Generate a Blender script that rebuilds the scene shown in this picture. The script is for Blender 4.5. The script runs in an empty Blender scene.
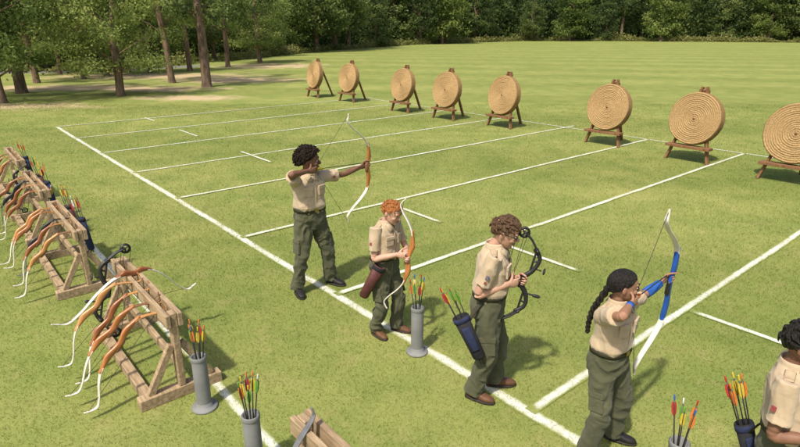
import bpy, bmesh, math, random
import numpy as np
from mathutils import Vector, Matrix, noise
from math import sin, cos, radians, pi, sqrt
V = Vector
R = random.Random(7)
NR = np.random.RandomState(11)
SC = bpy.context.scene
COL = SC.collection
# ------------------------------------------------------------------ camera frame
F, CX, CY, PIT, CAMH = 565.0, 400.0, 223.5, radians(19), 3.0
def ray(px, py):
    u = (px-CX)/F; v = (CY-py)/F
    return V((u, cos(PIT)+v*sin(PIT), -sin(PIT)+v*cos(PIT)))
def G(px, py, z=0.0):
    d = ray(px, py); t = (z-CAMH)/d.z
    return V((0, 0, CAMH))+d*t
def atY(px, py, Y):
    d = ray(px, py); return V((0, 0, CAMH))+d*(Y/d.y)
A = V((-.646, .763, 0)); B = V((.763, .646, 0)); UP = V((0, 0, 1))
S0 = V((1.077, 3.917, 0))
def RG(a, b, z=0): return S0+A*a+B*b+V((0, 0, z))

# ------------------------------------------------------------------ object helpers
def thing(name, label, cat, loc=(0, 0, 0), rotz=0, group=None, M=None):
    o = bpy.data.objects.new(name, None); COL.objects.link(o)
    if M is not None: o.matrix_world = M
    else: o.location = loc; o.rotation_euler = (0, 0, rotz)
    o.empty_display_size = .1
    o['label'] = label; o['category'] = cat
    if group: o['group'] = group
    return o
def link(name, me, mat, parent=None):
    o = bpy.data.objects.new(name, me); COL.objects.link(o)
    if mat is not None and len(me.materials) == 0: me.materials.append(mat)
    if parent: o.parent = parent
    return o
def dup(root, label=None, group=None, M=None, loc=None, rotz=None, scale=None):
    def cp(o, par):
        c = o.copy(); COL.objects.link(c); c.parent = par
        for ch in o.children: cp(ch, c)
        return c
    r = cp(root, None)
    if label: r['label'] = label
    if group: r['group'] = group
    if M is not None: r.matrix_world = M
    if loc is not None: r.location = loc
    if rotz is not None: r.rotation_euler = (0, 0, rotz)
    if scale is not None: r.scale = scale
    return r
def basis(x, y, z, o=V((0, 0, 0))):
    return Matrix(((x[0], y[0], z[0], o[0]), (x[1], y[1], z[1], o[1]), (x[2], y[2], z[2], o[2]), (0, 0, 0, 1)))

def frame(t, ref):
    a = ref-t*ref.dot(t)
    if a.length < 1e-4: a = t.orthogonal()
    a.normalize(); return a, t.cross(a)
def catmull(P, sub):
    n = len(P); out = []
    for i in range(n-1):
        p0 = P[max(i-1, 0)]; p1 = P[i]; p2 = P[i+1]; p3 = P[min(i+2, n-1)]
        for k in range(sub):
            t = k/sub
            out.append(.5*((2*p1)+(-p0+p2)*t+(2*p0-5*p1+4*p2-p3)*t*t+(-p0+3*p1-3*p2+p3)*t**3))
    out.append(P[-1]); return out

class MB:
    def __init__(s): s.v = []; s.f = []
    def loft(s, rings, cap0=True, cap1=True):
        n = len(rings[0]); o = len(s.v)
        for r in rings: s.v.extend([tuple(p) for p in r])
        for i in range(len(rings)-1):
            for k in range(n):
                k2 = (k+1) % n
                s.f.append((o+i*n+k, o+i*n+k2, o+(i+1)*n+k2, o+(i+1)*n+k))
        for cap, i in ((cap0, 0), (cap1, len(rings)-1)):
            if cap:
                c = sum((V(p) for p in rings[i]), V((0, 0, 0)))/n
                s.v.append(tuple(c)); ci = len(s.v)-1
                for k in range(n):
                    k2 = (k+1) % n
                    s.f.append((o+i*n+k2, o+i*n+k, ci) if i == 0 else (o+i*n+k, o+i*n+k2, ci))
    def tube(s, pts, rad, n=12, ref=V((1, 0, 0)), sub=4, cap='round', p=2.0):
        pts = [V(q) for q in pts]
        if not isinstance(rad, (list, tuple)): rad = [rad]*len(pts)
        rr = [V((r, r, 0)) if not isinstance(r, tuple) else V((r[0], r[1], 0)) for r in rad]
        if sub > 1 and len(pts) > 1: P = catmull(pts, sub); Q = catmull(rr, sub)
        else: P, Q = pts, rr
        rings = []
        m = len(P)
        tg = []
        for i in range(m):
            t = (P[min(i+1, m-1)]-P[max(i-1, 0)])
            tg.append(t.normalized() if t.length > 1e-9 else V((0, 0, 1)))
        def ring(c, t, ra, rb):
            a, b = frame(t, ref); out = []
            for k in range(n):
                th = 2*pi*k/n; ct, st = cos(th), sin(th)
                x = math.copysign(abs(ct)**(2/p), ct); y = math.copysign(abs(st)**(2/p), st)
                out.append(c+a*(x*ra)+b*(y*rb))
            return out
        if cap == 'round':
            r0 = min(Q[0].x, Q[0].y)
            for e in (.97, .8, .5): rings.append(ring(P[0]-tg[0]*r0*e, tg[0], Q[0].x*sqrt(1-e*e), Q[0].y*sqrt(1-e*e)))
        for i in range(m): rings.append(ring(P[i], tg[i], Q[i].x, Q[i].y))
        if cap == 'round':
            r0 = min(Q[-1].x, Q[-1].y)
            for e in (.5, .8, .97): rings.append(ring(P[-1]+tg[-1]*r0*e, tg[-1], Q[-1].x*sqrt(1-e*e), Q[-1].y*sqrt(1-e*e)))
        s.loft(rings)
    def beam(s, p0, p1, w, h, ref=V((0, 0, 1))):
        p0 = V(p0); p1 = V(p1); t = (p1-p0).normalized(); a, b = frame(t, ref)
        rings = []
        for q in (p0, p1): rings.append([q+b*(-w/2)+a*(-h/2), q+b*(w/2)+a*(-h/2), q+b*(w/2)+a*(h/2), q+b*(-w/2)+a*(h/2)])
        o = len(s.v)
        for r in rings: s.v.extend([tuple(x) for x in r])
        s.f += [(o, o+3, o+2, o+1), (o+4, o+5, o+6, o+7)]+[(o+k, o+(k+1) % 4, o+4+(k+1) % 4, o+4+k) for k in range(4)]
    def ell(s, c, rx, ry, rz, M=None, nu=16, nv=10):
        rings = []
        for j in range(1, nv):
            ph = -pi/2+pi*j/nv; r = []
            for i in range(nu):
                th = 2*pi*i/nu
                q = V((rx*cos(th)*cos(ph), ry*sin(th)*cos(ph), rz*sin(ph)))
                r.append(V(c)+(M @ q if M else q))
            rings.append(r)
        s.loft(rings)
    def lathe(s, prof, n=24, M=None, cap0=True, cap1=True):
        rings = []
        for (r, z) in prof:
            ring = [V((r*cos(2*pi*k/n), r*sin(2*pi*k/n), z)) for k in range(n)]
            if M: ring = [M @ q for q in ring]
            rings.append(ring)
        s.loft(rings, cap0, cap1)
    def mesh(s, name, bevel=0, smooth=True, xf=None):
        me = bpy.data.meshes.new(name)
        me.from_pydata([tuple(xf @ V(q)) for q in s.v] if xf else s.v, [], s.f)
        bm = bmesh.new(); bm.from_mesh(me)
        bmesh.ops.recalc_face_normals(bm, faces=bm.faces)
        if bevel: bmesh.ops.bevel(bm, geom=list(bm.edges), offset=bevel, segments=1, affect='EDGES', profile=.5)
        bm.to_mesh(me); bm.free()
        me.polygons.foreach_set('use_smooth', [smooth]*len(me.polygons))
        me.update(); return me
    def build(s, name, mat, parent=None, smooth=True, bevel=0):
        return link(name, s.mesh(name, bevel, smooth), mat, parent)

def remeshed(mb, name, mat, parent, voxel=.006, it=3, wr=None):
    me = mb.mesh(name+'_src')
    ob = bpy.data.objects.new('tmp', me); COL.objects.link(ob)
    md = ob.modifiers.new('r', 'REMESH'); md.mode = 'VOXEL'; md.voxel_size = voxel; md.use_smooth_shade = True
    if it:
        sm = ob.modifiers.new('s', 'SMOOTH'); sm.factor = .5; sm.iterations = it
    dg = bpy.context.evaluated_depsgraph_get(); dg.update()
    me2 = bpy.data.meshes.new_from_object(ob.evaluated_get(dg))
    bpy.data.objects.remove(ob); bpy.data.meshes.remove(me)
    me2.name = name
    if wr:
        amp, sc, st = wr
        N = [v.normal.copy() for v in me2.vertices]
        off = V((R.random()*50, R.random()*50, R.random()*50))
        for v, nn in zip(me2.vertices, N):
            q = v.co*sc
            q = V((q.x, q.y, q.z*st))
            w = V((noise.noise(q*.6+off), noise.noise(q*.6+off*2), noise.noise(q*.5+off*3)))*1.1
            k = 1-abs(noise.noise(q+w+off))*2.2
            k2 = 1-abs(noise.noise(q*2.1+w*1.5+off*1.7))*2.2
            v.co = v.co+nn*(amp*(k*.8+k2*.2-.3))
    me2.polygons.foreach_set('use_smooth', [True]*len(me2.polygons))
    me2.materials.clear()
    return link(name, me2, mat, parent)

# ------------------------------------------------------------------ materials
def pmat(name, c1, c2=None, scale=12, rough=.7, bump=0., bscale=80, metal=0, spec=.3, st=(1, 1, 1), bdist=.01, sheen=0):
    m = bpy.data.materials.new(name); m.use_nodes = True; nt = m.node_tree; b = nt.nodes['Principled BSDF']
    N = nt.nodes.new; L = nt.links.new
    b.inputs['Roughness'].default_value = rough; b.inputs['Metallic'].default_value = metal
    b.inputs['Specular IOR Level'].default_value = spec
    if sheen: b.inputs['Sheen Weight'].default_value = sheen; b.inputs['Sheen Roughness'].default_value = .6
    c2 = c2 or tuple(x*.75 for x in c1)
    tc = N('ShaderNodeTexCoord'); mp = N('ShaderNodeMapping'); mp.inputs['Scale'].default_value = st
    L(tc.outputs['Object'], mp.inputs['Vector'])
    n = N('ShaderNodeTexNoise'); n.inputs['Scale'].default_value = scale; n.inputs['Detail'].default_value = 6
    L(mp.outputs[0], n.inputs['Vector'])
    cr = N('ShaderNodeValToRGB'); cr.color_ramp.elements[0].position = .35; cr.color_ramp.elements[1].position = .65
    cr.color_ramp.elements[0].color = (*c2, 1); cr.color_ramp.elements[1].color = (*c1, 1)
    L(n.outputs['Fac'], cr.inputs[0]); L(cr.outputs[0], b.inputs['Base Color'])
    if bump:
        n2 = N('ShaderNodeTexNoise'); n2.inputs['Scale'].default_value = bscale; n2.inputs['Detail'].default_value = 4
        L(mp.outputs[0], n2.inputs['Vector'])
        bp = N('ShaderNodeBump'); bp.inputs['Strength'].default_value = bump; bp.inputs['Distance'].default_value = bdist
        L(n2.outputs['Fac'], bp.inputs['Height']); L(bp.outputs[0], b.inputs['Normal'])
    return m
M = {}
M['shirt'] = pmat('khaki_cloth', (.49, .385, .265), (.44, .34, .23), 6, .95, .3, 18, spec=.08, bdist=.02, sheen=.15)
M['loop'] = pmat('shoulder_loop_cloth', (.42, .33, .22), (.38, .29, .19), 30, .9)
M['patch_red'] = pmat('patch_red', (.32, .06, .05), (.2, .05, .06), 60, .9)
M['patch_blue'] = pmat('patch_blue', (.06, .07, .18), (.16, .14, .16), 60, .9)
M['trousers'] = pmat('olive_cloth', (.094, .096, .055), (.068, .071, .04), 6, .95, .4, 18, spec=.08, bdist=.02, sheen=.1)
M['belt'] = pmat('belt_web', (.045, .04, .024), (.03, .03, .016), 30, .7)
M['brass'] = pmat('brass', (.5, .36, .14), None, 30, .4, metal=1)
M['shoe_brown'] = pmat('brown_leather', (.15, .07, .035), (.10, .05, .028), 25, .6, .2, 60)
M['shoe_black'] = pmat('black_leather', (.022, .02, .02), (.014, .013, .013), 25, .55, .2, 60)
M['sole'] = pmat('rubber_sole', (.04, .034, .03), None, 20, .85)
def skin(name, c): return pmat(name, c, tuple(x*.88 for x in c), 26, .55, .08, 120, spec=.28)
M['skin_dark'] = skin('skin_deep', (.19, .095, .058)); M['skin_mid'] = skin('skin_tan', (.33, .175, .11))
M['skin_pale'] = skin('skin_pale', (.58, .34, .25)); M['skin_light'] = skin('skin_light', (.50, .29, .205)); M['skin_brown'] = skin('skin_brown', (.22, .11, .07))
def hairm(name, c): return pmat(name, c, tuple(x*.45 for x in c), 75, .5, 1, 130, spec=.3, st=(1, 1, .18), bdist=.015)
M['hair_black'] = hairm('hair_black', (.018, .014, .012)); M['hair_red'] = hairm('hair_red', (.44, .16, .045)); M['hair_brown'] = hairm('hair_brown', (.13, .072, .038))
M['hair_curl'] = pmat('hair_curls', (.030, .021, .016), (.011, .008, .006), 90, .85, 1, 90, spec=.12, bdist=.02)
M['eye'] = pmat('eye_white', (.6, .57, .54), None, 10, .3); M['iris'] = pmat('iris', (.03, .018, .01), None, 10, .15)
M['lip'] = pmat('lip', (.33, .13, .11), None, 20, .5); M['lip_dark'] = pmat('lip_deep', (.13, .045, .04), None, 20, .5)
M['black'] = pmat('black_metal', (.018, .018, .02), (.012, .012, .014), 20, .45, spec=.5)
M['greylimb'] = pmat('grey_limb', (.16, .165, .17), (.10, .10, .11), 20, .45, spec=.4)
M['blackfab'] = pmat('black_nylon', (.022, .023, .028), (.014, .014, .018), 30, .85, .3, 90)
M['maroon'] = pmat('maroon_leather', (.10, .03, .025), (.06, .022, .02), 20, .6, .3, 50)
M['bluefab'] = pmat('blue_nylon', (.025, .11, .42), (.02, .08, .32), 30, .7, .2, 60)
M['navy'] = pmat('navy_nylon', (.025, .035, .09), (.018, .024, .06), 30, .8, .2, 60)
M['bowwood'] = pmat('bow_wood', (.47, .19, .06), (.30, .11, .035), 14, .3, .05, 50, spec=.5, st=(6, 6, .8))
M['bowred'] = pmat('bow_redwood', (.34, .125, .045), (.2, .07, .025), 14, .3, .05, 50, spec=.5, st=(6, 6, .8))
M['bowpale'] = pmat('bow_palewood', (.55, .28, .10), (.42, .19, .06), 14, .3, .05, 50, spec=.5, st=(6, 6, .8))
M['bowdark'] = pmat('bow_darkwood', (.24, .12, .055), (.15, .07, .035), 14, .4, spec=.4, st=(6, 6, .8))
M['limb'] = pmat('white_limb', (.70, .67, .60), (.60, .56, .48), 10, .35, spec=.5)
M['blueris'] = pmat('blue_riser', (.02, .10, .42), (.015, .075, .33), 10, .35, spec=.45)
M['string'] = pmat('bow_string', (.06, .055, .045), None, 50, .8)
M['pvc'] = pmat('grey_pvc', (.23, .235, .235), (.175, .18, .18), 6, .65, .1, 40, spec=.2)
M['timber'] = pmat('weathered_timber', (.45, .335, .21), (.26, .185, .115), 7, .9, .6, 40, spec=.12, st=(5, .7, 5))
M['stand'] = pmat('stand_timber', (.25, .135, .068), (.16, .08, .04), 7, .85, .4, 40, spec=.15, st=(4, 4, 1))
M['straw'] = pmat('coiled_straw', (.55, .375, .19), (.33, .215, .10), 48, .95, .9, 75, spec=.08, bdist=.025)
M['straw_edge'] = pmat('straw_binding', (.38, .25, .115), (.24, .15, .068), 48, .95, 1, 75, spec=.08, bdist=.03)
M['shaft'] = pmat('carbon_shaft', (.02, .02, .02), None, 30, .4, spec=.5)
VC = {'yellow': (.68, .52, .05), 'green': (.15, .36, .05), 'orange': (.65, .2, .04), 'red': (.45, .04, .03), 'white': (.7, .7, .66), 'blue': (.03, .12, .45)}
for k, c in VC.items(): M['v_'+k] = pmat('vane_'+k, c, None, 30, .6)
M['bark'] = pmat('bark', (.25, .175, .125), (.11, .077, .056), 3, .95, 1, 9, spec=.1, st=(3, 3, .6))
M['asphalt'] = pmat('asphalt', (.2, .2, .205), (.16, .16, .162), 4, .9, .3, 60)

# grass colour shared by ground, blades and line sheets
def grass_nodes(nt, bare=True):
    N = nt.nodes.new; L = nt.links.new
    geo = N('ShaderNodeNewGeometry')
    mp = N('ShaderNodeMapping'); mp.inputs['Scale'].default_value = (1, 1, 0); L(geo.outputs['Position'], mp.inputs['Vector'])
    def nz(s, d=5, rough=.6):
        n = N('ShaderNodeTexNoise'); n.inputs['Scale'].default_value = s; n.inputs['Detail'].default_value = d; n.inputs['Roughness'].default_value = rough
        L(mp.outputs[0], n.inputs['Vector']); return n.outputs['Fac']
    def ramp(fac, a, b):
        r = N('ShaderNodeMapRange'); r.inputs['From Min'].default_value = a; r.inputs['From Max'].default_value = b; L(fac, r.inputs['Value']); return r.outputs[0]
    def mix(fac, c1, c2, mode='MIX'):
        m = N('ShaderNodeMixRGB'); m.blend_type = mode
        for s, x in ((m.inputs[0], fac), (m.inputs[1], c1), (m.inputs[2], c2)):
            if isinstance(x, (int, float)): s.default_value = x
            elif isinstance(x, tuple): s.default_value = (*x, 1)
            else: L(x, s)
        return m.outputs[0]
    def mul(x, k):
        f = N('ShaderNodeMath'); f.operation = 'MULTIPLY'; f.inputs[1].default_value = k; L(x, f.inputs[0]); return f.outputs[0]
    c = mix(ramp(nz(.3, 6), .35, .65), (.196, .234, .062), (.258, .270, .085))
    c = mix(mul(ramp(nz(1.1, 6), .40, .68), .75), c, (.138, .188, .045))
    c = mix(mul(ramp(nz(2.6, 6, .72), .52, .74), .55), c, (.335, .292, .132))
    # mowing stripes, uneven in width and strength
    mp2 = N('ShaderNodeMapping'); mp2.inputs['Rotation'].default_value = (0, 0, radians(-78)); L(geo.outputs['Position'], mp2.inputs['Vector'])
    w = N('ShaderNodeTexWave'); w.inputs['Scale'].default_value = .047; w.inputs['Distortion'].default_value = 1.4; w.inputs['Detail'].default_value = 2; w.inputs['Detail Scale'].default_value = .35
    L(mp2.outputs[0], w.inputs['Vector'])
    f = N('ShaderNodeMath'); f.operation = 'MULTIPLY'; L(ramp(w.outputs['Fac'], .25, .75), f.inputs[0]); L(ramp(nz(.06, 2), .2, .55), f.inputs[1])
    c = mix(mul(f.outputs[0], .65), c, (1.30, 1.25, 1.34), 'MULTIPLY')
    c = mix(ramp(nz(38, 3, .75), .3, .7), mix(1., c, (.86, .87, .83), 'MULTIPLY'), mix(1., c, (1.1, 1.1, 1.1), 'MULTIPLY'))
    if bare:
        n9 = nz(.8, 6, .65)
        for (px, py, rx, ry) in ((190, 98, 2.6, 1.2), (160, 89, 3.4, 1.6), (70, 88, 6.5, 2.0), (235, 80, 4.5, 2.4), (10, 106, 3.5, 1.3), (150, 76, 8, 3.0), (270, 66, 5, 4)):
            p = G(px, py)
            m3 = N('ShaderNodeMapping'); m3.vector_type = 'POINT'
            m3.inputs['Location'].default_value = (-p.x/rx, -p.y/ry, 0); m3.inputs['Scale'].default_value = (1/rx, 1/ry, 0)
            L(geo.outputs['Position'], m3.inputs['Vector'])
            ln = N('ShaderNodeVectorMath'); ln.operation = 'LENGTH'; L(m3.outputs[0], ln.inputs[0])
            ad = N('ShaderNodeMath'); ad.operation = 'MULTIPLY_ADD'; ad.inputs[1].default_value = 2.6; L(n9, ad.inputs[0]); L(ln.outputs['Value'], ad.inputs[2])
            c = mix(mul(ramp(ad.outputs[0], 2.4, 1.7), .85), c, (.54, .40, .26))
    return c, nz, ramp, mix
def ground_mat():
    m = bpy.data.materials.new('lawn'); m.use_nodes = True; nt = m.node_tree; b = nt.nodes['Principled BSDF']
    c, nz, ramp, mix = grass_nodes(nt)
    nt.links.new(c, b.inputs['Base Color']); b.inputs['Roughness'].default_value = .95; b.inputs['Specular IOR Level'].default_value = .1
    bp = nt.nodes.new('ShaderNodeBump'); bp.inputs['Strength'].default_value = .4; bp.inputs['Distance'].default_value = .04
    nt.links.new(nz(45, 4, .75), bp.inputs['Height']); nt.links.new(bp.outputs[0], b.inputs['Normal'])
    return m
def line_mat():
    m = bpy.data.materials.new('chalk_line'); m.use_nodes = True; nt = m.node_tree; b = nt.nodes['Principled BSDF']
    c, nz, ramp, mix = grass_nodes(nt, False)
    at = nt.nodes.new('ShaderNodeAttribute'); at.attribute_name = 'edge'
    ad = nt.nodes.new('ShaderNodeMath'); ad.operation = 'ADD'
    nt.links.new(at.outputs['Fac'], ad.inputs[0]); nt.links.new(nz(18, 6, .85), ad.inputs[1])
    a2 = nt.nodes.new('ShaderNodeMath'); a2.operation = 'MULTIPLY_ADD'; a2.inputs[1].default_value = .8
    nt.links.new(nz(1.1, 4, .7), a2.inputs[0]); nt.links.new(ad.outputs[0], a2.inputs[2])
    mk = ramp(a2.outputs[0], 1.20, 1.74)
    nt.links.new(mix(mk, c, (.74, .74, .68)), b.inputs['Base Color']); b.inputs['Roughness'].default_value = .95; b.inputs['Specular IOR Level'].default_value = .1
    return m
def blade_mat():
    m = bpy.data.materials.new('grass_blades'); m.use_nodes = True; nt = m.node_tree; N = nt.nodes.new; L = nt.links.new
    b = nt.nodes['Principled BSDF']; out = nt.nodes['Material Output']
    c, nz, ramp, mix = grass_nodes(nt, False)
    at = N('ShaderNodeAttribute'); at.attribute_name = 'tint'
    ch = N('ShaderNodeAttribute'); ch.attribute_name = 'chalk'
    c = mix(at.outputs['Fac'], mix(1., c, (1.02, 1.1, .98), 'MULTIPLY'), mix(1., c, (1.36, 1.3, 1.28), 'MULTIPLY'))
    c = mix(ch.outputs['Fac'], c, (.76, .76, .70))
    L(c, b.inputs['Base Color']); b.inputs['Roughness'].default_value = .8; b.inputs['Specular IOR Level'].default_value = .15
    tr = N('ShaderNodeBsdfTranslucent'); L(c, tr.inputs['Color'])
    ms = N('ShaderNodeMixShader'); ms.inputs[0].default_value = .5; L(b.outputs[0], ms.inputs[1]); L(tr.outputs[0], ms.inputs[2]); L(ms.outputs[0], out.inputs['Surface'])
    return m
def leaf_mat(name, cols, rnd=.45):
    m = bpy.data.materials.new(name); m.use_nodes = True; nt = m.node_tree; N = nt.nodes.new; L = nt.links.new
    b = nt.nodes['Principled BSDF']; out = nt.nodes['Material Output']
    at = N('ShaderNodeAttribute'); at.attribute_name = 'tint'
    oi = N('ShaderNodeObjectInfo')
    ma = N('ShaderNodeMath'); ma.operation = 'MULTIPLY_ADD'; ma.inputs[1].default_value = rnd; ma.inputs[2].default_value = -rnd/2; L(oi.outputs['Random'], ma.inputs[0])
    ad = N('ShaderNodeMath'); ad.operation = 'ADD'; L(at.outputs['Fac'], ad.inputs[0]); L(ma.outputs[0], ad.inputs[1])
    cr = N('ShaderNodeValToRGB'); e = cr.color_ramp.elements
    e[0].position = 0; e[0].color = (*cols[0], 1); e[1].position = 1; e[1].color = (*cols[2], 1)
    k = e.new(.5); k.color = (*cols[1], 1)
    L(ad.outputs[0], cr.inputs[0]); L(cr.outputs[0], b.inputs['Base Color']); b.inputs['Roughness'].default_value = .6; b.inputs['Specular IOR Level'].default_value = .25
    tr = N('ShaderNodeBsdfTranslucent'); L(cr.outputs[0], tr.inputs['Color'])
    ms = N('ShaderNodeMixShader'); ms.inputs[0].default_value = .5; L(b.outputs[0], ms.inputs[1]); L(tr.outputs[0], ms.inputs[2]); L(ms.outputs[0], out.inputs['Surface'])
    return m
M['leaf'] = leaf_mat('leaves', ((.08, .128, .032), (.20, .268, .066), (.36, .41, .13)), .5)
M['needle'] = leaf_mat('needles', ((.055, .092, .032), (.13, .185, .055), (.25, .30, .095)), .6)
M['wood_leaf'] = leaf_mat('wood_leaves', ((.026, .05, .018), (.08, .128, .037), (.21, .27, .078)), 0)
M['weeds'] = leaf_mat('tall_grass', ((.12, .15, .04), (.27, .28, .09), (.42, .38, .17)), 0)

# ------------------------------------------------------------------ ground + lines
mb = MB(); xs = [-900, -60, 0, 60, 900]; ys = [-30, 0, 20, 60, 200, 1500]
for y in ys:
    for x in xs: mb.v.append((x, y, 0))
for j in range(len(ys)-1):
    for i in range(len(xs)-1):
        a = j*len(xs)+i; mb.f.append((a, a+1, a+1+len(xs), a+len(xs)))
gr = mb.build('ground', ground_mat(), smooth=False); gr['kind'] = 'structure'; gr['label'] = 'mown grass field reaching to the woodland'

LM = line_mat()
LINES = [(-3.2, 0, 18.9, 0, .115), (-2.6, -1.82, 15, -1.82, .09), (-1.6, 12.5, 18.9, 12.5, .07)]
for a in (-2.75, 0, 2.86, 5.41, 8.14, 10.8, 13.5, 16.2, 18.85): LINES.append((a, .0, a, 12.5 if a < 8 else 13, .085))
for a0, a1 in ((-1.1, -.05), (1.35, 2.6), (3.94, 5.05), (9.7, 11.4), (14.2, 15.8), (18.0, 19.2)): LINES.append((a0, 2.82, a1, 2.82, .074))
for i, (a0, b0, a1, b1, w) in enumerate(LINES):
    p0 = RG(a0, b0); p1 = RG(a1, b1)
    z = .004+.0015*(i % 4)+(.004 if i > 2 else 0)
    d = p1-p0; L_ = d.length; d.normalize(); sdir = V((-d.y, d.x, 0)); n = max(4, int(L_/.12))
    vs = []; fs = []; ed = []
    for k in range(n+1):
        c = p0+d*(L_*k/n)+sdir*(.015*noise.noise(V((k*.13, i*7.1, 0))))
        for q, e in ((-1, 0), (-.6, .55), (0, .75), (.6, .55), (1, 0)):
            wob = 1+.35*noise.noise(V((k*.9, i*3.3, q*5)))
            vs.append((c+sdir*(q*w*.62*wob)+V((0, 0, z)))[:]); ed.append(e if 0 < k < n else 0)
        if k < n:
            for q in range(4): o = k*5+q; fs.append((o, o+5, o+6, o+1))
    me = bpy.data.meshes.new('painted_line'); me.from_pydata(vs, [], fs)
    at = me.attributes.new('edge', 'FLOAT', 'POINT'); at.data.foreach_set('value', ed)
    o = link('painted_line', me, LM); o['kind'] = 'structure'; o['label'] = 'white chalk line on the grass'
# road
mb = MB(); pts = [(-120, 35), (-60, 39.5), (-35, 41.5), (-24, 44), (-17, 50)]
for i, (x, y) in enumerate(pts):
    mb.v += [(x, y-1.7, .006), (x, y+1.7, .006)]
    if i: o = 2*i-2; mb.f.append((o, o+2, o+3, o+1))
rd = mb.build('road', M['asphalt'], smooth=False); rd['kind'] = 'structure'; rd['label'] = 'grey lane behind the left trees'

# grass blades
bx = []; by = []; bs = []
Y = 1.9
while Y < 24:
    dep = Y*cos(PIT)+CAMH*sin(PIT); hw = .708*dep+.5
    dens = 3300*(4.2/dep)**1.5
    st = .25
    n = int(dens*2*hw*st)
    bx.append(NR.uniform(-hw, hw, n)); by.append(NR.uniform(Y, Y+st, n)); bs.append(np.full(n, (dep/4.5)**.65))
    Y += st
bx = np.concatenate(bx); by = np.concatenate(by); bs = np.concatenate(bs); n = len(bx)
chalk = np.zeros(n)
for (a0, b0, a1, b1, w) in LINES:
    p0 = RG(a0, b0); p1 = RG(a1, b1); d = p1-p0; L_ = d.length; d.normalize()
    rx = bx-p0.x; ry = by-p0.y
    t = rx*d.x+ry*d.y; s = np.abs(-rx*d.y+ry*d.x)
    chalk = np.maximum(chalk, ((t > 0) & (t < L_) & (s < w*.52)).astype(float))
chalk *= (NR.rand(n) < .52)*NR.uniform(.4, 1, n)
ang = NR.uniform(0, 2*pi, n); hgt = NR.uniform(.010, .030, n)*np.minimum(bs, 1.4); wid = NR.uniform(.0014, .0028, n)*bs
lean = NR.uniform(.3, 1.3, n)*hgt; la = NR.uniform(0, 2*pi, n)
Vv = np.zeros((n, 3, 3))
Vv[:, 0] = np.stack([bx-np.cos(ang)*wid, by-np.sin(ang)*wid, np.zeros(n)], 1)
Vv[:, 1] = np.stack([bx+np.cos(ang)*wid, by+np.sin(ang)*wid, np.zeros(n)], 1)
Vv[:, 2] = np.stack([bx+np.cos(la)*lean, by+np.sin(la)*lean, hgt], 1)
def tri_mesh(name, Vv, k, attrs):
    n = len(Vv)
    me = bpy.data.meshes.new(name); me.vertices.add(n*k); me.vertices.foreach_set('co', Vv.reshape(-1).astype(np.float32))
    me.loops.add(n*k); me.loops.foreach_set('vertex_index', np.arange(n*k, dtype=np.int32))
    me.polygons.add(n); me.polygons.foreach_set('loop_start', np.arange(0, n*k, k, dtype=np.int32))
    me.update(calc_edges=True)
    for nm, val in attrs.items():
        a = me.attributes.new(nm, 'FLOAT', 'FACE'); a.data.foreach_set('value', val.astype(np.float32))
    return me
gb = link('grass', tri_mesh('grass', Vv, 3, {'tint': NR.rand(n)**1.5, 'chalk': chalk}), blade_mat())
gb['kind'] = 'stuff'; gb['label'] = 'short mown grass blades across the range'; gb['category'] = 'grass'

# ------------------------------------------------------------------ foliage
def leaves(C, size, tint, name, mat, parent=None):
    n = len(C)
    u = NR.normal(size=(n, 3)); u /= np.linalg.norm(u, axis=1)[:, None]
    w = NR.normal(size=(n, 3)); v = np.cross(u, w); v /= np.linalg.norm(v, axis=1)[:, None]
    s = size*NR.uniform(.6, 1.3, n)
    u = u*s[:, None]; v = v*(s*.55)[:, None]
    Q = np.stack([C-u, C-v*.9+u*.1, C+u, C+v*.9+u*.1], 1)
    return link(name, tri_mesh(name, Q, 4, {'tint': np.clip(tint, 0, 1)}), mat, parent)
def make_tree(name, H, tr, cz0, crx, ncl, nl, lsize, mat, cs=.5, zp=1.25, wob=.05, zmax=None):
    root = thing(name, 'x', 'tree', (0, -500, 0))
    mb = MB(); bend = [V((0, 0, -.1))]
    for k in range(1, 7): bend.append(V((NR.normal()*wob*k, NR.normal()*wob*k, H*.92*k/6)))
    rr = [tr*1.35, tr*.98, tr*.88, tr*.74, tr*.55, tr*.33, tr*.1]
    mb.tube([bend[0], V((0, 0, .25))]+bend[1:], [tr*1.6, tr*1.1]+rr[1:], 10, sub=3)
    cl = []
    for k in range(ncl):
        z = cz0+((zmax or H)-cz0)*NR.rand()**zp
        f = (z-cz0)/(H-cz0)
        rad = crx*(.6+.7*sin(pi*min(1, f*.85+.12)))*(1-.25*f)
        th = NR.uniform(0, 2*pi); r = rad*sqrt(NR.uniform(.12, 1))
        cl.append((r*cos(th), r*sin(th), z))
        if k % 4 == 0:
            zb = max(1.2, z-.35*r-.3); fr = zb/(H*.92)
            i = min(5, int(fr*6)); p0 = bend[i].lerp(bend[i+1], fr*6-i) if i < 6 else bend[-1]
            e = V((r*cos(th), r*sin(th), z))
            mb.tube([p0, p0.lerp(e, .5)+V((0, 0, .15)), e], [tr*.28, tr*.18, tr*.06], 6, sub=2)
    mb.build('trunk', M['bark'], root)
    cl = np.array(cl); idx = NR.randint(0, ncl, nl)
    csz = NR.uniform(.5, 1.0, ncl)*cs
    C = cl[idx]+NR.normal(size=(nl, 3))*csz[idx][:, None]*np.array([1, 1, .55])
    keep = C[:, 2] > .3; C = C[keep]; idx = idx[keep]
    ctint = NR.uniform(.1, .8, ncl)
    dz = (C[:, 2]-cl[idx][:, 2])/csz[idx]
    leaves(C, lsize, ctint[idx]+dz*.2+NR.normal(size=len(C))*.06, 'crown', mat, root)  # clump tops tinted lighter, light from above put into the leaf colour
    return root
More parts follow.
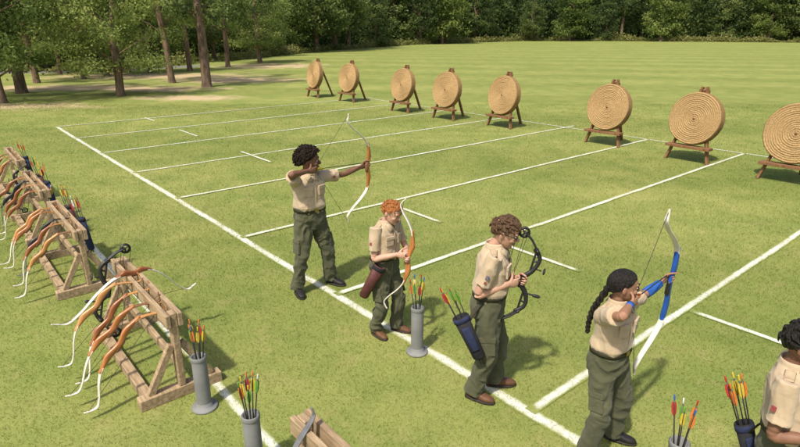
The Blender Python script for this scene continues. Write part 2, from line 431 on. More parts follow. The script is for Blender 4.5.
T_near = [make_tree('broadleaf_tree', 8, .20, 1.6, 2.5, 85, 12500, .088, M['leaf'], .5, 1.5, .035), make_tree('broadleaf_tree', 8.5, .14, 2.0, 2.8, 90, 12500, .088, M['leaf'], .5, 1.5, .05)]
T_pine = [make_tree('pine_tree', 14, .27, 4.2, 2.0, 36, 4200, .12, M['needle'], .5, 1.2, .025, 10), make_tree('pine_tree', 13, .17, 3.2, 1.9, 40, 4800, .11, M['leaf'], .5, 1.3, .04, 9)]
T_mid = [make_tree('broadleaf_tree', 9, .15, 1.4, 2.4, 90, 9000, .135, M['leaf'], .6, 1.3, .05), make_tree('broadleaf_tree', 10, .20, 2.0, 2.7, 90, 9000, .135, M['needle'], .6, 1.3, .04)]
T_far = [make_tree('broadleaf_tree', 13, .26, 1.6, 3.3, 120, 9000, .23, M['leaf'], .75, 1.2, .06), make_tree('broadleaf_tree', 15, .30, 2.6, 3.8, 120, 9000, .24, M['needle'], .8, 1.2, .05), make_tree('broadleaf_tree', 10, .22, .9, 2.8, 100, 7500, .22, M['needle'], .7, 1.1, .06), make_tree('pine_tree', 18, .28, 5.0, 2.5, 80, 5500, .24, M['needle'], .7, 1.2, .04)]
used = set()
def put_tree(proto, loc, label, sc, group):
    rz = R.uniform(0, 6.28); s = (sc, sc, sc*R.uniform(.88, 1.15))
    if proto.name not in used:
        used.add(proto.name); proto.location = loc; proto.rotation_euler = (0, 0, rz); proto.scale = s; proto['label'] = label; proto['group'] = group; return proto
    return dup(proto, label, group, loc=loc, rotz=rz, scale=s)
def ordinal(n):
    o = ['', 'first', 'second', 'third', 'fourth', 'fifth', 'sixth', 'seventh', 'eighth', 'ninth', 'tenth', 'eleventh', 'twelfth', 'thirteenth', 'fourteenth', 'fifteenth', 'sixteenth', 'seventeenth', 'eighteenth', 'nineteenth']
    if n < 20: return o[n]
    t = {2: 'twent', 3: 'thirt', 4: 'fort', 5: 'fift', 6: 'sixt'}[n//10]
    return t+'ieth' if n % 10 == 0 else t+'y-'+o[n % 10]
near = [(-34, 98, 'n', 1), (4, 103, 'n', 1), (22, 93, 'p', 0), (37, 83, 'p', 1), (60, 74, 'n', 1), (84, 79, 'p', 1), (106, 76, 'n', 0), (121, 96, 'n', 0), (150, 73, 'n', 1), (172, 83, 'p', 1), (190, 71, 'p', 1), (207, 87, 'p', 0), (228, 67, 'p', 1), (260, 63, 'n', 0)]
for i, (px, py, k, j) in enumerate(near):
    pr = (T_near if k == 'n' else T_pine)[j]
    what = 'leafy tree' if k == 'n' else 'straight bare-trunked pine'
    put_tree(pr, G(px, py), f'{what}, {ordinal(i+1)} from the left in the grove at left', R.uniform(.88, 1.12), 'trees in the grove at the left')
FR = [(-120, 73), (60, 70), (150, 67), (250, 58), (330, 50), (420, 44.2), (520, 41), (620, 41), (720, 41.8), (900, 43.5)]
def front(px):
    for (x0, y0), (x1, y1) in zip(FR, FR[1:]):
        if px <= x1: return y0+(y1-y0)*(px-x0)/(x1-x0)
    return FR[-1][1]
px = -50; row = []
while px < 870:
    row.append(px+R.uniform(-9, 9)); px += 32 if px < 250 else R.choice((12, 16, 22, 26))
row.sort()
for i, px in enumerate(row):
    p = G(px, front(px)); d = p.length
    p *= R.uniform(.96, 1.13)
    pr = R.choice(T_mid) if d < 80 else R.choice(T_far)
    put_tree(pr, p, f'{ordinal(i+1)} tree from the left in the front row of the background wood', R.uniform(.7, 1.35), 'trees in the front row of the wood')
# woodland mass
C = []; T = []; S = []
for px in np.arange(-110, 910, 1.0):
    p = G(px, front(px)); d = p.length; dirn = p/d
    mpp = d/F
    nl = int(26+16*min(1, mpp/.12))
    for q in range(nl*2):
        off = R.uniform(7, 20)*min(1, d/90+.2); z = R.random()**.8*(3+d*.08)
        c = dirn*(d+off)+V((R.uniform(-1, 1)*mpp, 0, z))
        nn_ = noise.noise(c*.3)
        if nn_ < -.12 and R.random() < .75: continue
        C.append(c[:])
        T.append(.26+.6*nn_+.4*noise.noise(c*.1+V((7, 3, 1)))+R.gauss(0, .07)+.1+(.1 if d < 80 else 0))  # nearer leaves get a lighter tint, brightness in colour to offset their shade
        S.append(min(.45, .13+mpp*1.2))
C = np.array(C); T = np.array(T); S = np.array(S)
w = leaves(C, S, T, 'woodland', M['wood_leaf'])
vs = []; fs = []  # opaque curtain added to block the sky; woodland shade is in its dark colour
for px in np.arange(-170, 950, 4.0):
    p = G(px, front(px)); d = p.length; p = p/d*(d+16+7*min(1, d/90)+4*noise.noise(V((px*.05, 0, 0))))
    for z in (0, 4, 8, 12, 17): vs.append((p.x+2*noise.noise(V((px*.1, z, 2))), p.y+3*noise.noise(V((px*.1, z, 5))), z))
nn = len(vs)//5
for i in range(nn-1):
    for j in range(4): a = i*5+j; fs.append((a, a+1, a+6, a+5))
me = bpy.data.meshes.new('woodland_curtain'); me.from_pydata(vs, [], fs)
o = link('woodland_curtain', me, pmat('curtain_shade', (.06, .09, .03), (.016, .028, .011), .6, .95, 1, 1)); o['kind'] = 'stuff'; o['label'] = 'dark sky-blocking curtain painted as shaded woodland depth'; o['category'] = 'woodland'
w['kind'] = 'stuff'; w['label'] = 'dense mixed woodland behind the field'; w['category'] = 'woodland'
C = []; T = []; S = []
for px in np.arange(-100, 900, .5):
    p = G(px, front(px)); d = p.length; dirn = p/d; mpp = d/F
    if px < 230 and R.random() < .75: continue
    hm = (.6+1.1*noise.noise(V((px*.03, 4, 0))))*(.4+min(1.2, d/100))
    for q in range(22):
        c = dirn*(d-R.uniform(0, 2.5))+V((R.uniform(-1, 1)*mpp, 0, abs(R.gauss(0, .5))*max(.12, hm))); C.append(c[:]); T.append(.45+.5*noise.noise(c*.2)+R.gauss(0, .15)); S.append(min(.3, .06+mpp*.8))
w = leaves(np.array(C), np.array(S), np.array(T), 'undergrowth', M['weeds']); w['kind'] = 'stuff'; w['label'] = 'tall yellowish grass and weeds along the wood edge'; w['category'] = 'undergrowth'

# ------------------------------------------------------------------ targets
def make_target():
    t = thing('archery_target', 'x', 'target', (0, 0, 0))
    tilt = Matrix.Rotation(radians(-9), 4, 'X')
    Rr = .6; th = .2
    prof = [(.004, -th/2)]
    nr = 14
    for k in range(nr):
        r0 = Rr*k/nr
        for q in (.03, .2, .5, .8, .97):
            prof.append((r0+q*Rr/nr, -th/2-.017*sin(pi*q)*(.7+.5*abs(sin(k*2.3)))))
    for q in (.9, .5, .1): prof.append((Rr*q, th/2+.015*sin(pi*q)))
    Mx = Matrix.Translation((0, .05, 1.0)) @ tilt @ Matrix.Rotation(radians(-90), 4, 'X')
    mb = MB(); mb.lathe(prof, 80, Mx)
    def lump(mb):
        for k, q in enumerate(mb.v):
            w = noise.noise(V(q)*2.6)*.012+noise.noise(V(q)*14)*.006; mb.v[k] = (q[0]+w*.6, q[1]+w*.8, q[2]+w*.6)
    lump(mb)
    d = mb.build('straw_disc', M['straw'], t)
    prof = []
    for k in range(5):
        for q in (.05, .3, .7, .95): prof.append((Rr-.012+.026*sin(pi*q), -th/2+.004+(th-.006)*(k+q)/5))
    mb = MB(); mb.lathe(prof, 80, Mx, False, False); lump(mb); mb.build('edge_binding', M['straw_edge'], d)
    mb = MB(); mb.lathe([(.025, 0), (.025, .012), (.0, .013)], 12, Mx @ Matrix.Translation((0, 0, -th/2-.025)))
    mb.build('centre_spot', M['stand'], d)
    for s in (-1, 1):
        mb = MB(); mb.beam((s*.5, -.12, 0), (s*.05, .26, 1.72), .05, .09, V((0, 1, 0))); mb.build('leg', M['stand'], t, False, .004)
    mb = MB(); mb.beam((0, .95, 0), (0, .24, 1.66), .06, .08, V((1, 0, 0))); mb.build('rear_leg', M['stand'], t, False, .004)
    mb = MB(); mb.beam((-.52, -.10, .355), (.52, -.10, .355), .22, .06); mb.build('ledge', M['stand'], t, False, .004)
    mb = MB(); mb.beam((-.12, .255, 1.6), (.12, .255, 1.6), .05, .09); mb.build('head_block', M['stand'], t, False, .004)
    return t
tg = make_target()
TP = [(314, 75), (348, 78), (402, 85), (446, 90), (503, 95.5), (608, 107.5), (695, 119), (797, 134)]
tlab = ['leftmost and farthest round straw archery target on a wooden easel', 'second round straw target from the left on a wooden easel', 'third round straw target from the left on a wooden easel', 'fourth round straw target from the left on a wooden easel', 'fifth round straw target from the left, before the wide gap', 'round straw target just right of the wide gap, third from right', 'large round straw target on its easel, second from the right', 'round straw target cut by the right edge of the photo']
base_rz = math.atan2(B.y, B.x)-pi/2
for i, (px, py) in enumerate(TP):
    p = G(px, py, 1.0); p.z = 0
    o = tg if i == 0 else dup(tg)
    o.location = p; o.rotation_euler = (0, 0, base_rz+radians(R.uniform(-4, 4))); o['label'] = tlab[i]; o['group'] = 'straw archery targets in a row'

# ------------------------------------------------------------------ arrows
AM = {}
def arrow_meshes():
    mb = MB(); mb.tube([(0, 0, 0), (0, 0, .70)], .0042, 7, sub=1, cap='flat'); mb.tube([(0, 0, -.02), (0, 0, 0)], [.001, .0045], 7, sub=1, cap='flat')
    AM['shaft'] = mb.mesh('shaft')
    for c in VC:
        me = bpy.data.meshes.new('fletching'); vs = []; fs = []
        for k in range(3):
            th = 2*pi*k/3+.4; e = V((cos(th), sin(th), 0)); o = len(vs)
            tn = V((-sin(th), cos(th), 0))*.0012
            for sg in (-1, 1):
                for (r, z) in ((.004, .575), (.016, .60), (.018, .645), (.013, .675), (.004, .675)): vs.append((e*r+tn*sg+V((0, 0, z)))[:])
            fs += [(o, o+1, o+2, o+3, o+4), (o+9, o+8, o+7, o+6, o+5)]+[(o+q, o+5+q, o+5+(q+1) % 5, o+(q+1) % 5) for q in range(5)]
        me.from_pydata(vs, [], fs); me.materials.append(M['v_'+c]); AM[c] = me
        mb = MB(); mb.tube([(0, 0, .695), (0, 0, .725)], .0055, 7, sub=1); AM['n'+c] = mb.mesh('nock'); AM['n'+c].materials.append(M['v_'+c])
arrow_meshes()
def arrow(low, high, col, label, group=None, nock=None):
    low = V(low); z = (V(high)-low).normalized(); x, y = frame(z, V((cos(R.random()*6), sin(R.random()*6), .1)))
    t = thing('arrow', label, 'arrow', M=basis(x, y, z, low), group=group)
    link('shaft', AM['shaft'], M['shaft'], t); link('fletching', AM[col], None, t); link('nock', AM['n'+(nock or col)], None, t)
    return t
def arrow_tube(loc, where, cols):
    t = thing('arrow_tube', f'grey plastic arrow tube standing {where}', 'arrow tube', loc, group='grey arrow tubes on the range')
    mb = MB(); mb.lathe([(.0, .03), (.052, .03), (.052, .49), (.058, .495), (.060, .485), (.060, .02)], 24, cap0=False, cap1=False); mb.build('tube', M['pvc'], t)
    mb = MB(); mb.lathe([(.105, .0), (.108, .012), (.10, .022), (.066, .026), (.066, .055), (.0605, .06)], 28, cap1=False); mb.build('base', M['pvc'], t)
    mb = MB(); mb.lathe([(.0615, .455), (.064, .46), (.064, .488), (.0615, .492)], 24, cap0=False, cap1=False); mb.build('rim_band', M['pvc'], t)
    n = len(cols)
    for i, c in enumerate(cols):
        th = 2*pi*i/n+R.uniform(-.3, .3); r = R.uniform(.02, .04)
        lo = V(loc)+V((-cos(th)*r*.6, -sin(th)*r*.6, .045+R.uniform(0, .04))); hi = V(loc)+V((cos(th)*r*1.25, sin(th)*r*1.25, .55))
        arrow(lo, hi, c, f'arrow with {c} fletching in the grey tube {where}', f'arrows in the grey tube {where}', nock=R.choice(list(VC)))
arrow_tube(G(205, 407), 'right of the nearest bow rack', ['yellow', 'red', 'yellow', 'green', 'orange', 'yellow'])
arrow_tube((-1.03, 3.25, 0), 'at the lower left bottom edge', ['green', 'yellow', 'red', 'yellow', 'orange', 'green'])
arrow_tube(G(417, 352), 'beside the red-haired boy', ['yellow', 'green', 'yellow', 'orange', 'green', 'red'])
arrow_tube((1.80, 2.98, 0), 'in front of the braided archer', ['orange', 'green', 'red', 'yellow', 'orange'])
arrow_tube(G(58, 236), 'beside the third bow rack', ['yellow', 'red', 'green', 'orange'])

# ------------------------------------------------------------------ bows
def recurve(label, Mx, Zt=.63, T=.15, riser='bowwood', up='limb', low='limb', nock=None, group=None, name='recurve_bow', rs=1.0, Zl=None, flick=.35):
    t = thing(name, label, 'bow', M=Mx, group=group)
    mb = MB()
    mb.tube([(.0, 0, -.27*rs), (.010, 0, -.2*rs), (.020, 0, -.13*rs), (.010, 0, -.06*rs), (-.004, 0, 0), (.006, 0, .05*rs), (.020, 0, .12*rs), (.012, 0, .2*rs), (0, 0, .27*rs)],
            [(.021, .0095), (.0195, .018), (.0185, .029), (.0165, .025), (.0175, .027), (.015, .024), (.0175, .029), (.0195, .018), (.021, .0095)], 12, V((0, 1, 0)), 4, p=2.6)
    r = mb.build('riser', M[riser], t)
    mb = MB(); mb.tube([(-.014, 0, -.05), (-.014, 0, .03)], [(.019, .019), (.017, .017)], 10, V((0, 1, 0)), 3); mb.build('grip', M['bowdark' if riser.startswith('bow') else 'black'], r)
    tips = []
    for s, mm in ((1, up), (-1, low)):
        Z_ = Zt if s > 0 else (Zl or Zt)
        z0 = .24*rs; e = Z_-z0
        pts = [(0.006, 0, s*(z0-.015)), (-.08*T, 0, s*(z0+e*.12)), (-.36*T, 0, s*(z0+e*.34)), (-.76*T, 0, s*(z0+e*.58)), (-.99*T, 0, s*(z0+e*.78)), (-.98*T+flick*T*.35, 0, s*(z0+e*.91)), (-(1-flick)*T, 0, s*Z_)]
        mb = MB(); mb.tube(pts, [(.0225, .0065), (.0225, .0065), (.0215, .006), (.0195, .0056), (.0165, .0052), (.012, .005), (.0075, .005)], 10, V((0, 1, 0)), 5, p=4)
        mb.build('limb', M[mm], t); tips.append(V((-(1-flick*.75)*T-.006, 0, s*(Z_-.02))))
    mb = MB()
    if nock is not None:
        q = Mx.inverted() @ V(nock); mb.tube([tips[0], q], .0022, 6, sub=1); mb.tube([q, tips[1]], .0022, 6, sub=1)
    else: mb.tube([tips[0], tips[1]], .0022, 6, sub=1)
    mb.build('string', M['string'], t)
    return t
def compound(label, Mx, group=None, Zt=.40):
    t = thing('compound_bow', label, 'bow', M=Mx, group=group)
    mb = MB()
    mb.tube([(.02, 0, -.27), (.075, 0, -.2), (.055, 0, -.11), (.0, 0, -.04), (.0, 0, .03), (.05, 0, .1), (.075, 0, .2), (.02, 0, .27)], [(.014, .022), (.014, .016), (.014, .019), (.016, .023), (.016, .023), (.014, .019), (.014, .016), (.014, .022)], 8, V((0, 1, 0)), 4, p=3)
    mb.tube([(.03, 0, -.25), (.03, 0, -.1)], .009, 6, sub=1); mb.tube([(.03, 0, .25), (.03, 0, .09)], .009, 6, sub=1)
    for z in (-.18, .18): mb.tube([(.07, 0, z), (.03, 0, z*.95)], .008, 6, sub=1)
    r = mb.build('riser', M['black'], t)
    mb = MB(); mb.tube([(-.012, 0, -.05), (-.012, 0, .035)], [(.019, .02), (.016, .018)], 10, V((0, 1, 0)), 3); mb.build('grip', M['blackfab'], r)
    for s in (1, -1):
        mb = MB()
        for y in (-.018, .018): mb.tube([(.045, y, s*.25), (-.03, y, s*.335), (-.10, y, s*Zt)], [(.010, .008)]*3, 8, V((0, 1, 0)), 3, p=4)
        mb.tube([(.035, -.02, s*.262), (.035, .02, s*.262)], .016, 8, sub=1)
        mb.build('limb', M['black'], t)
        Mc = Matrix.Translation((-.105, 0, s*Zt)) @ Matrix.Rotation(pi/2, 4, 'X')
        mb = MB(); mb.lathe([(.026, -.007), (.046, -.007), (.041, 0), (.046, .007), (.026, .007), (.026, -.007)], 20, Mc, False, False)
        for k in range(3):
            th = k*2*pi/3+.3; mb.tube([Mc @ V((0, 0, 0)), Mc @ V((cos(th)*.034, sin(th)*.034, 0))], .006, 6, sub=1)
        mb.build('cam', M['black'], t)
    mb = MB(); mb.tube([(-.15, 0, -Zt), (-.15, 0, Zt)], .0026, 6, sub=1); mb.build('string', M['string'], t)
    mb = MB(); mb.tube([(-.075, .008, -Zt), (-.10, .012, Zt)], .0022, 6, sub=1); mb.tube([(-.10, -.008, -Zt), (-.075, -.012, Zt)], .0022, 6, sub=1); mb.build('cable', M['string'], t)
    mb = MB(); mb.tube([(.03, .0, .115), (.11, .0, .115)], .006, 6, sub=1)
    Ms = Matrix.Translation((.135, .0, .115)) @ Matrix.Rotation(pi/2, 4, 'Y'); pr = [(.024+.005*cos(a), .006*sin(a)) for a in np.linspace(0, 2*pi, 9)]; mb.lathe(pr, 16, Ms, False, False)
    mb.build('sight', M['black'], t)
    mb = MB(); mb.tube([(.05, 0, -.10), (.12, 0, -.10)], .008, 8, sub=1); mb.tube([(.12, 0, -.10), (.155, 0, -.10)], .014, 10, sub=1); mb.build('stabilizer', M['black'], t)
    return t
def bowM(o, up, fwd):
    z = V(up).normalized(); x = V(fwd); x = (x-z*x.dot(z)).normalized(); y = z.cross(x); return basis(x, y, z, V(o))

# ------------------------------------------------------------------ racks
def make_rack(L_, label):
    t = thing('bow_rack', label, 'bow rack', (0, 0, 0), group='wooden bow racks on the left')
    def bm_(nm, p0, p1, w, h, ref=V((0, 0, 1))):
        mb = MB(); mb.beam(p0, p1, w, h, ref); return mb.build(nm, M['timber'], t, False, .005)
    bm_('top_rail', (-.05, -.06, .73), (-.05, L_+.06, .73), .04, .12)
    bm_('top_rail', (.05, -.06, .73), (.05, L_+.06, .73), .04, .12)
    bm_('lower_rail', (.0, .045, .30), (.0, L_-.045, .30), .04, .09)
    bm_('ground_rail', (-.27, .055, .045), (-.27, L_-.055, .045), .08, .09)
    for y in (0, L_):
        bm_('foot_beam', (-.36, y, .05), (.34, y, .05), .1, .10)
        bm_('post', (0, y, .102), (0, y, .79), .09, .055, V((1, 0, 0)))
        for s in (-1, 1): bm_('brace', (s*.26, y, .10), (s*.04, y, .50), .06, .05, V((0, 1, 0)))
    return t
def rackM(p): return basis(B, A, UP, p)
racks = [(V((-1.89, 4.175, 0)), 'nearest fully visible wooden bow rack, beside a grey arrow tube'), (V((-3.74, 6.20, 0)), 'middle wooden bow rack, directly behind the nearest one'), (V((-5.18, 7.93, 0)), 'third wooden bow rack back, holding bows and quivers'), (V((-6.78, 9.9, 0)), 'farthest wooden bow rack at the left edge of the photo')]
names = ['nearest rack', 'middle rack', 'third rack back', 'farthest rack']
rk = []
for i, (p, lab) in enumerate(racks):
    o = make_rack(1.49, lab) if i == 0 else dup(rk[0], lab)
    o.matrix_world = rackM(p); rk.append(o)
pf = V((-.576, 2.84, 0)); o = dup(rk[0], 'wooden bow rack cut by the bottom edge, only a rail end showing'); o.matrix_world = rackM(pf-A*1.49); rk.append(o)
wd = ['first', 'second', 'third', 'fourth', 'fifth', 'sixth']
leanpos = {0: [(.12, -.72, .07, .07), (.36, -.80, .13, .02), (.60, -.68, .07, .10), (.80, -.76, .17, .04)], 1: [(y, None, None, None) for y in (.12, .42, .70, 1.0, 1.3)], 2: [(y, None, None, None) for y in (.15, .5, .85, 1.15)], 3: [(y, None, None, None) for y in (.15, .5, .9)]}
for i, ys_ in leanpos.items():
    Mr = rk[i].matrix_world
    for k, (y, lx, lz, sd_) in enumerate(ys_):
        if lx is None: lx = R.uniform(-.76, -.58); lz = R.uniform(.07, .16); sd_ = R.uniform(-.05, .14)
        T = R.uniform(.13, .17)
        low = V((lx, y, lz)); top = V((R.uniform(0, .06), y+sd_, R.uniform(.78, .84))); upn = (top-low).normalized(); Lt = (top-low).length
        fw = V((-.77, R.uniform(-.1, .15), .64)); fn = (fw-upn*fw.dot(upn)).normalized()
        zu = Lt*.43
        ris = R.choice(['bowwood', 'bowwood', 'bowred', 'bowpale']) if not (i in (1, 2) and k == 2) else 'black'
        recurve(f'recurve bow, {wd[k]} from near end of the {names[i]}', Mr @ bowM(top-upn*zu+fn*T*.75, upn, fn), zu, T, ris, up='black' if ris == 'black' else R.choice(['bowwood', 'bowdark', 'bowpale']), low='greylimb' if ris == 'black' else 'limb', group=f'recurve bows leaning on the {names[i]}', rs=.95, Zl=Lt-zu, flick=.42)
Mr = rk[0].matrix_world
recurve('wooden recurve bow laid across the nearest rack with drooping white limbs', Mr @ bowM(V((.0, 1.0, .80)), V((1, .10, -.04)), V((0, 0, 1))), .60, .32, 'bowred', rs=.6, Zl=.74, flick=.12)
compound('black compound bow hung on the far end of the nearest rack', Mr @ bowM(V((-.19, 1.32, .56)), V((.28, .12, .95)), V((-.9, .1, .3))) @ Matrix.Scale(1.12, 4), Zt=.38)
compound('black compound bow hung on the far end of the third rack back', rk[2].matrix_world @ bowM(V((-.17, 1.38, .56)), V((.25, .15, .95)), V((-.9, .1, .3))), Zt=.36)
Mf = rackM(pf-A*1.49)
recurve('grey bow tip curving up beside the rack end at the bottom edge', Mf @ bowM(V((-.17, 1.37, .44)), V((.06, .0, 1)), V((-.9, 0, .05))), .50, .14, 'black', 'greylimb', 'greylimb', flick=.1)

def hip_quiver(label, low, top, mat, cols, alabel, group, strap_to=None, w=.055, up_=.26):
    low = V(low); top = V(top); z = (top-low).normalized(); Lq = (top-low).length; x, y = frame(z, V((0, 0, 1)) if abs(z.z) < .5 else V((1, 0, 0)))
    t = thing('hip_quiver', label, 'quiver', M=basis(x, y, z, low), group=None)
    mb = MB(); n = 18
    prof = [(.6, 0), (.8, .02), (.86, Lq*.4), (1, Lq), (.93, Lq), (.8, Lq*.8), (.5, .03)]
    rings = []
    for (f, zz) in prof: rings.append([V((w*f*cos(2*pi*k/n), w*.68*f*sin(2*pi*k/n), zz)) for k in range(n)])
    mb.loft(rings, True, True); mb.build('pouch', M[mat], t)
    mb = MB(); rings = [[V((w*f*cos(2*pi*k/n), w*.68*f*sin(2*pi*k/n), zz)) for k in range(n)] for f, zz in ((1.0, Lq-.05), (1.06, Lq-.048), (1.07, Lq-.012), (1.0, Lq-.01))]
    mb.loft(rings, False, False); mb.build('trim', M['navy' if mat == 'blackfab' else 'blackfab'], t)
    if mat == 'blackfab':
        mb = MB(); mb.tube([(0, w*.62, Lq*.25), (0, w*.66, Lq*.75)], [(w*.5, .008)]*2, 10, V((1, 0, 0)), 2, p=4); mb.tube([(0, -w*.62, Lq*.25), (0, -w*.66, Lq*.75)], [(w*.5, .008)]*2, 10, V((1, 0, 0)), 2, p=4); mb.build('pocket', M['navy'], t)
    if strap_to is not None:
        q = t.matrix_world.inverted() @ V(strap_to)
        mb = MB(); mb.tube([V((0, 0, Lq*.75)), V((0, 0, Lq*.75)).lerp(q, .5)+V((0, 0, .01)), q], [(.016, .004)]*3, 8, V((1, 0, 0)), 3); mb.build('strap', M['belt'], t)
    for i, c in enumerate(cols):
        th = 2*pi*i/max(1, len(cols)); off = x*cos(th)*w*.5+y*sin(th)*w*.32
        lo = top-z*(.72-up_-R.uniform(-.03, .03))+off*.5; hi = top+off*1.25
        arrow(lo, hi, c, f'arrow with {c} fletching {alabel}', group)
    return t
for i, y, mt, cs in ((1, .45, 'navy', ['red', 'yellow', 'red', 'white']), (1, 1.15, 'maroon', ['yellow', 'orange', 'green', 'yellow']), (2, .5, 'navy', ['orange', 'red', 'yellow']), (2, 1.15, 'maroon', ['yellow', 'green', 'red']), (3, .3, 'navy', ['orange', 'yellow', 'red'])):
    Mr = rk[i].matrix_world
    hip_quiver(f'{mt} quiver hung on the right side of the {names[i]}', Mr @ V((.17, y, .36)), Mr @ V((.12, y+.06, .78)), mt, cs, f'in the {mt} quiver on the {names[i]}', f'arrows in the {mt} quiver on the {names[i]}')

# ------------------------------------------------------------------ people
def ik(a, c, l1, l2, hint):
    d = c-a; D = min(max(d.length, abs(l1-l2)+1e-3), (l1+l2)*.998); dn = d.normalized()
    x = (l1*l1-l2*l2+D*D)/(2*D); h = sqrt(max(l1*l1-x*x, 0)); hp = hint-dn*hint.dot(dn); hp.normalize()
    return a+dn*x+hp*h, a+dn*D
def hand(mb, w, d, n, th, hs, curl, thumb=.5):
    d = d.normalized(); n = (n-d*n.dot(d)).normalized(); th = (th-d*th.dot(d)-n*th.dot(n)).normalized()
    mb.tube([w-d*.02*hs, w+d*.03*hs, w+d*.065*hs, w+d*.092*hs], [(.024*hs, .018*hs), (.034*hs, .0165*hs), (.040*hs, .0145*hs), (.037*hs, .0115*hs)], 14, th, 3)
    for i, (o, ln) in enumerate(((.0285, .95), (.0095, 1.05), (-.0095, .98), (-.0275, .78))):
        p = w+d*(.086-.004*abs(i-1))*hs+th*o*hs; P = [p-d*.02*hs, p]
        for a, l in zip(curl, (.043, .027, .021)):
            a = radians(a+i*4); dr = d*cos(a)+n*sin(a)+th*((1.5-i)*.03); P.append(P[-1]+dr.normalized()*l*ln*hs)
        mb.tube(P, [.0094*hs, .0094*hs, .0086*hs, .0078*hs, .0066*hs], 10, th, 3)
    b = w+d*.028*hs+th*.024*hs
    mb.tube([b, b+(d*.55+th*.7+n*.3)*.036*hs, b+(d*.7+th*.75+n*(.2+thumb))*.056*hs, b+(d*.95+th*.55+n*(.2+thumb*1.6))*.078*hs], [.013*hs, .0115*hs, .010*hs, .0085*hs], 10, n, 3)

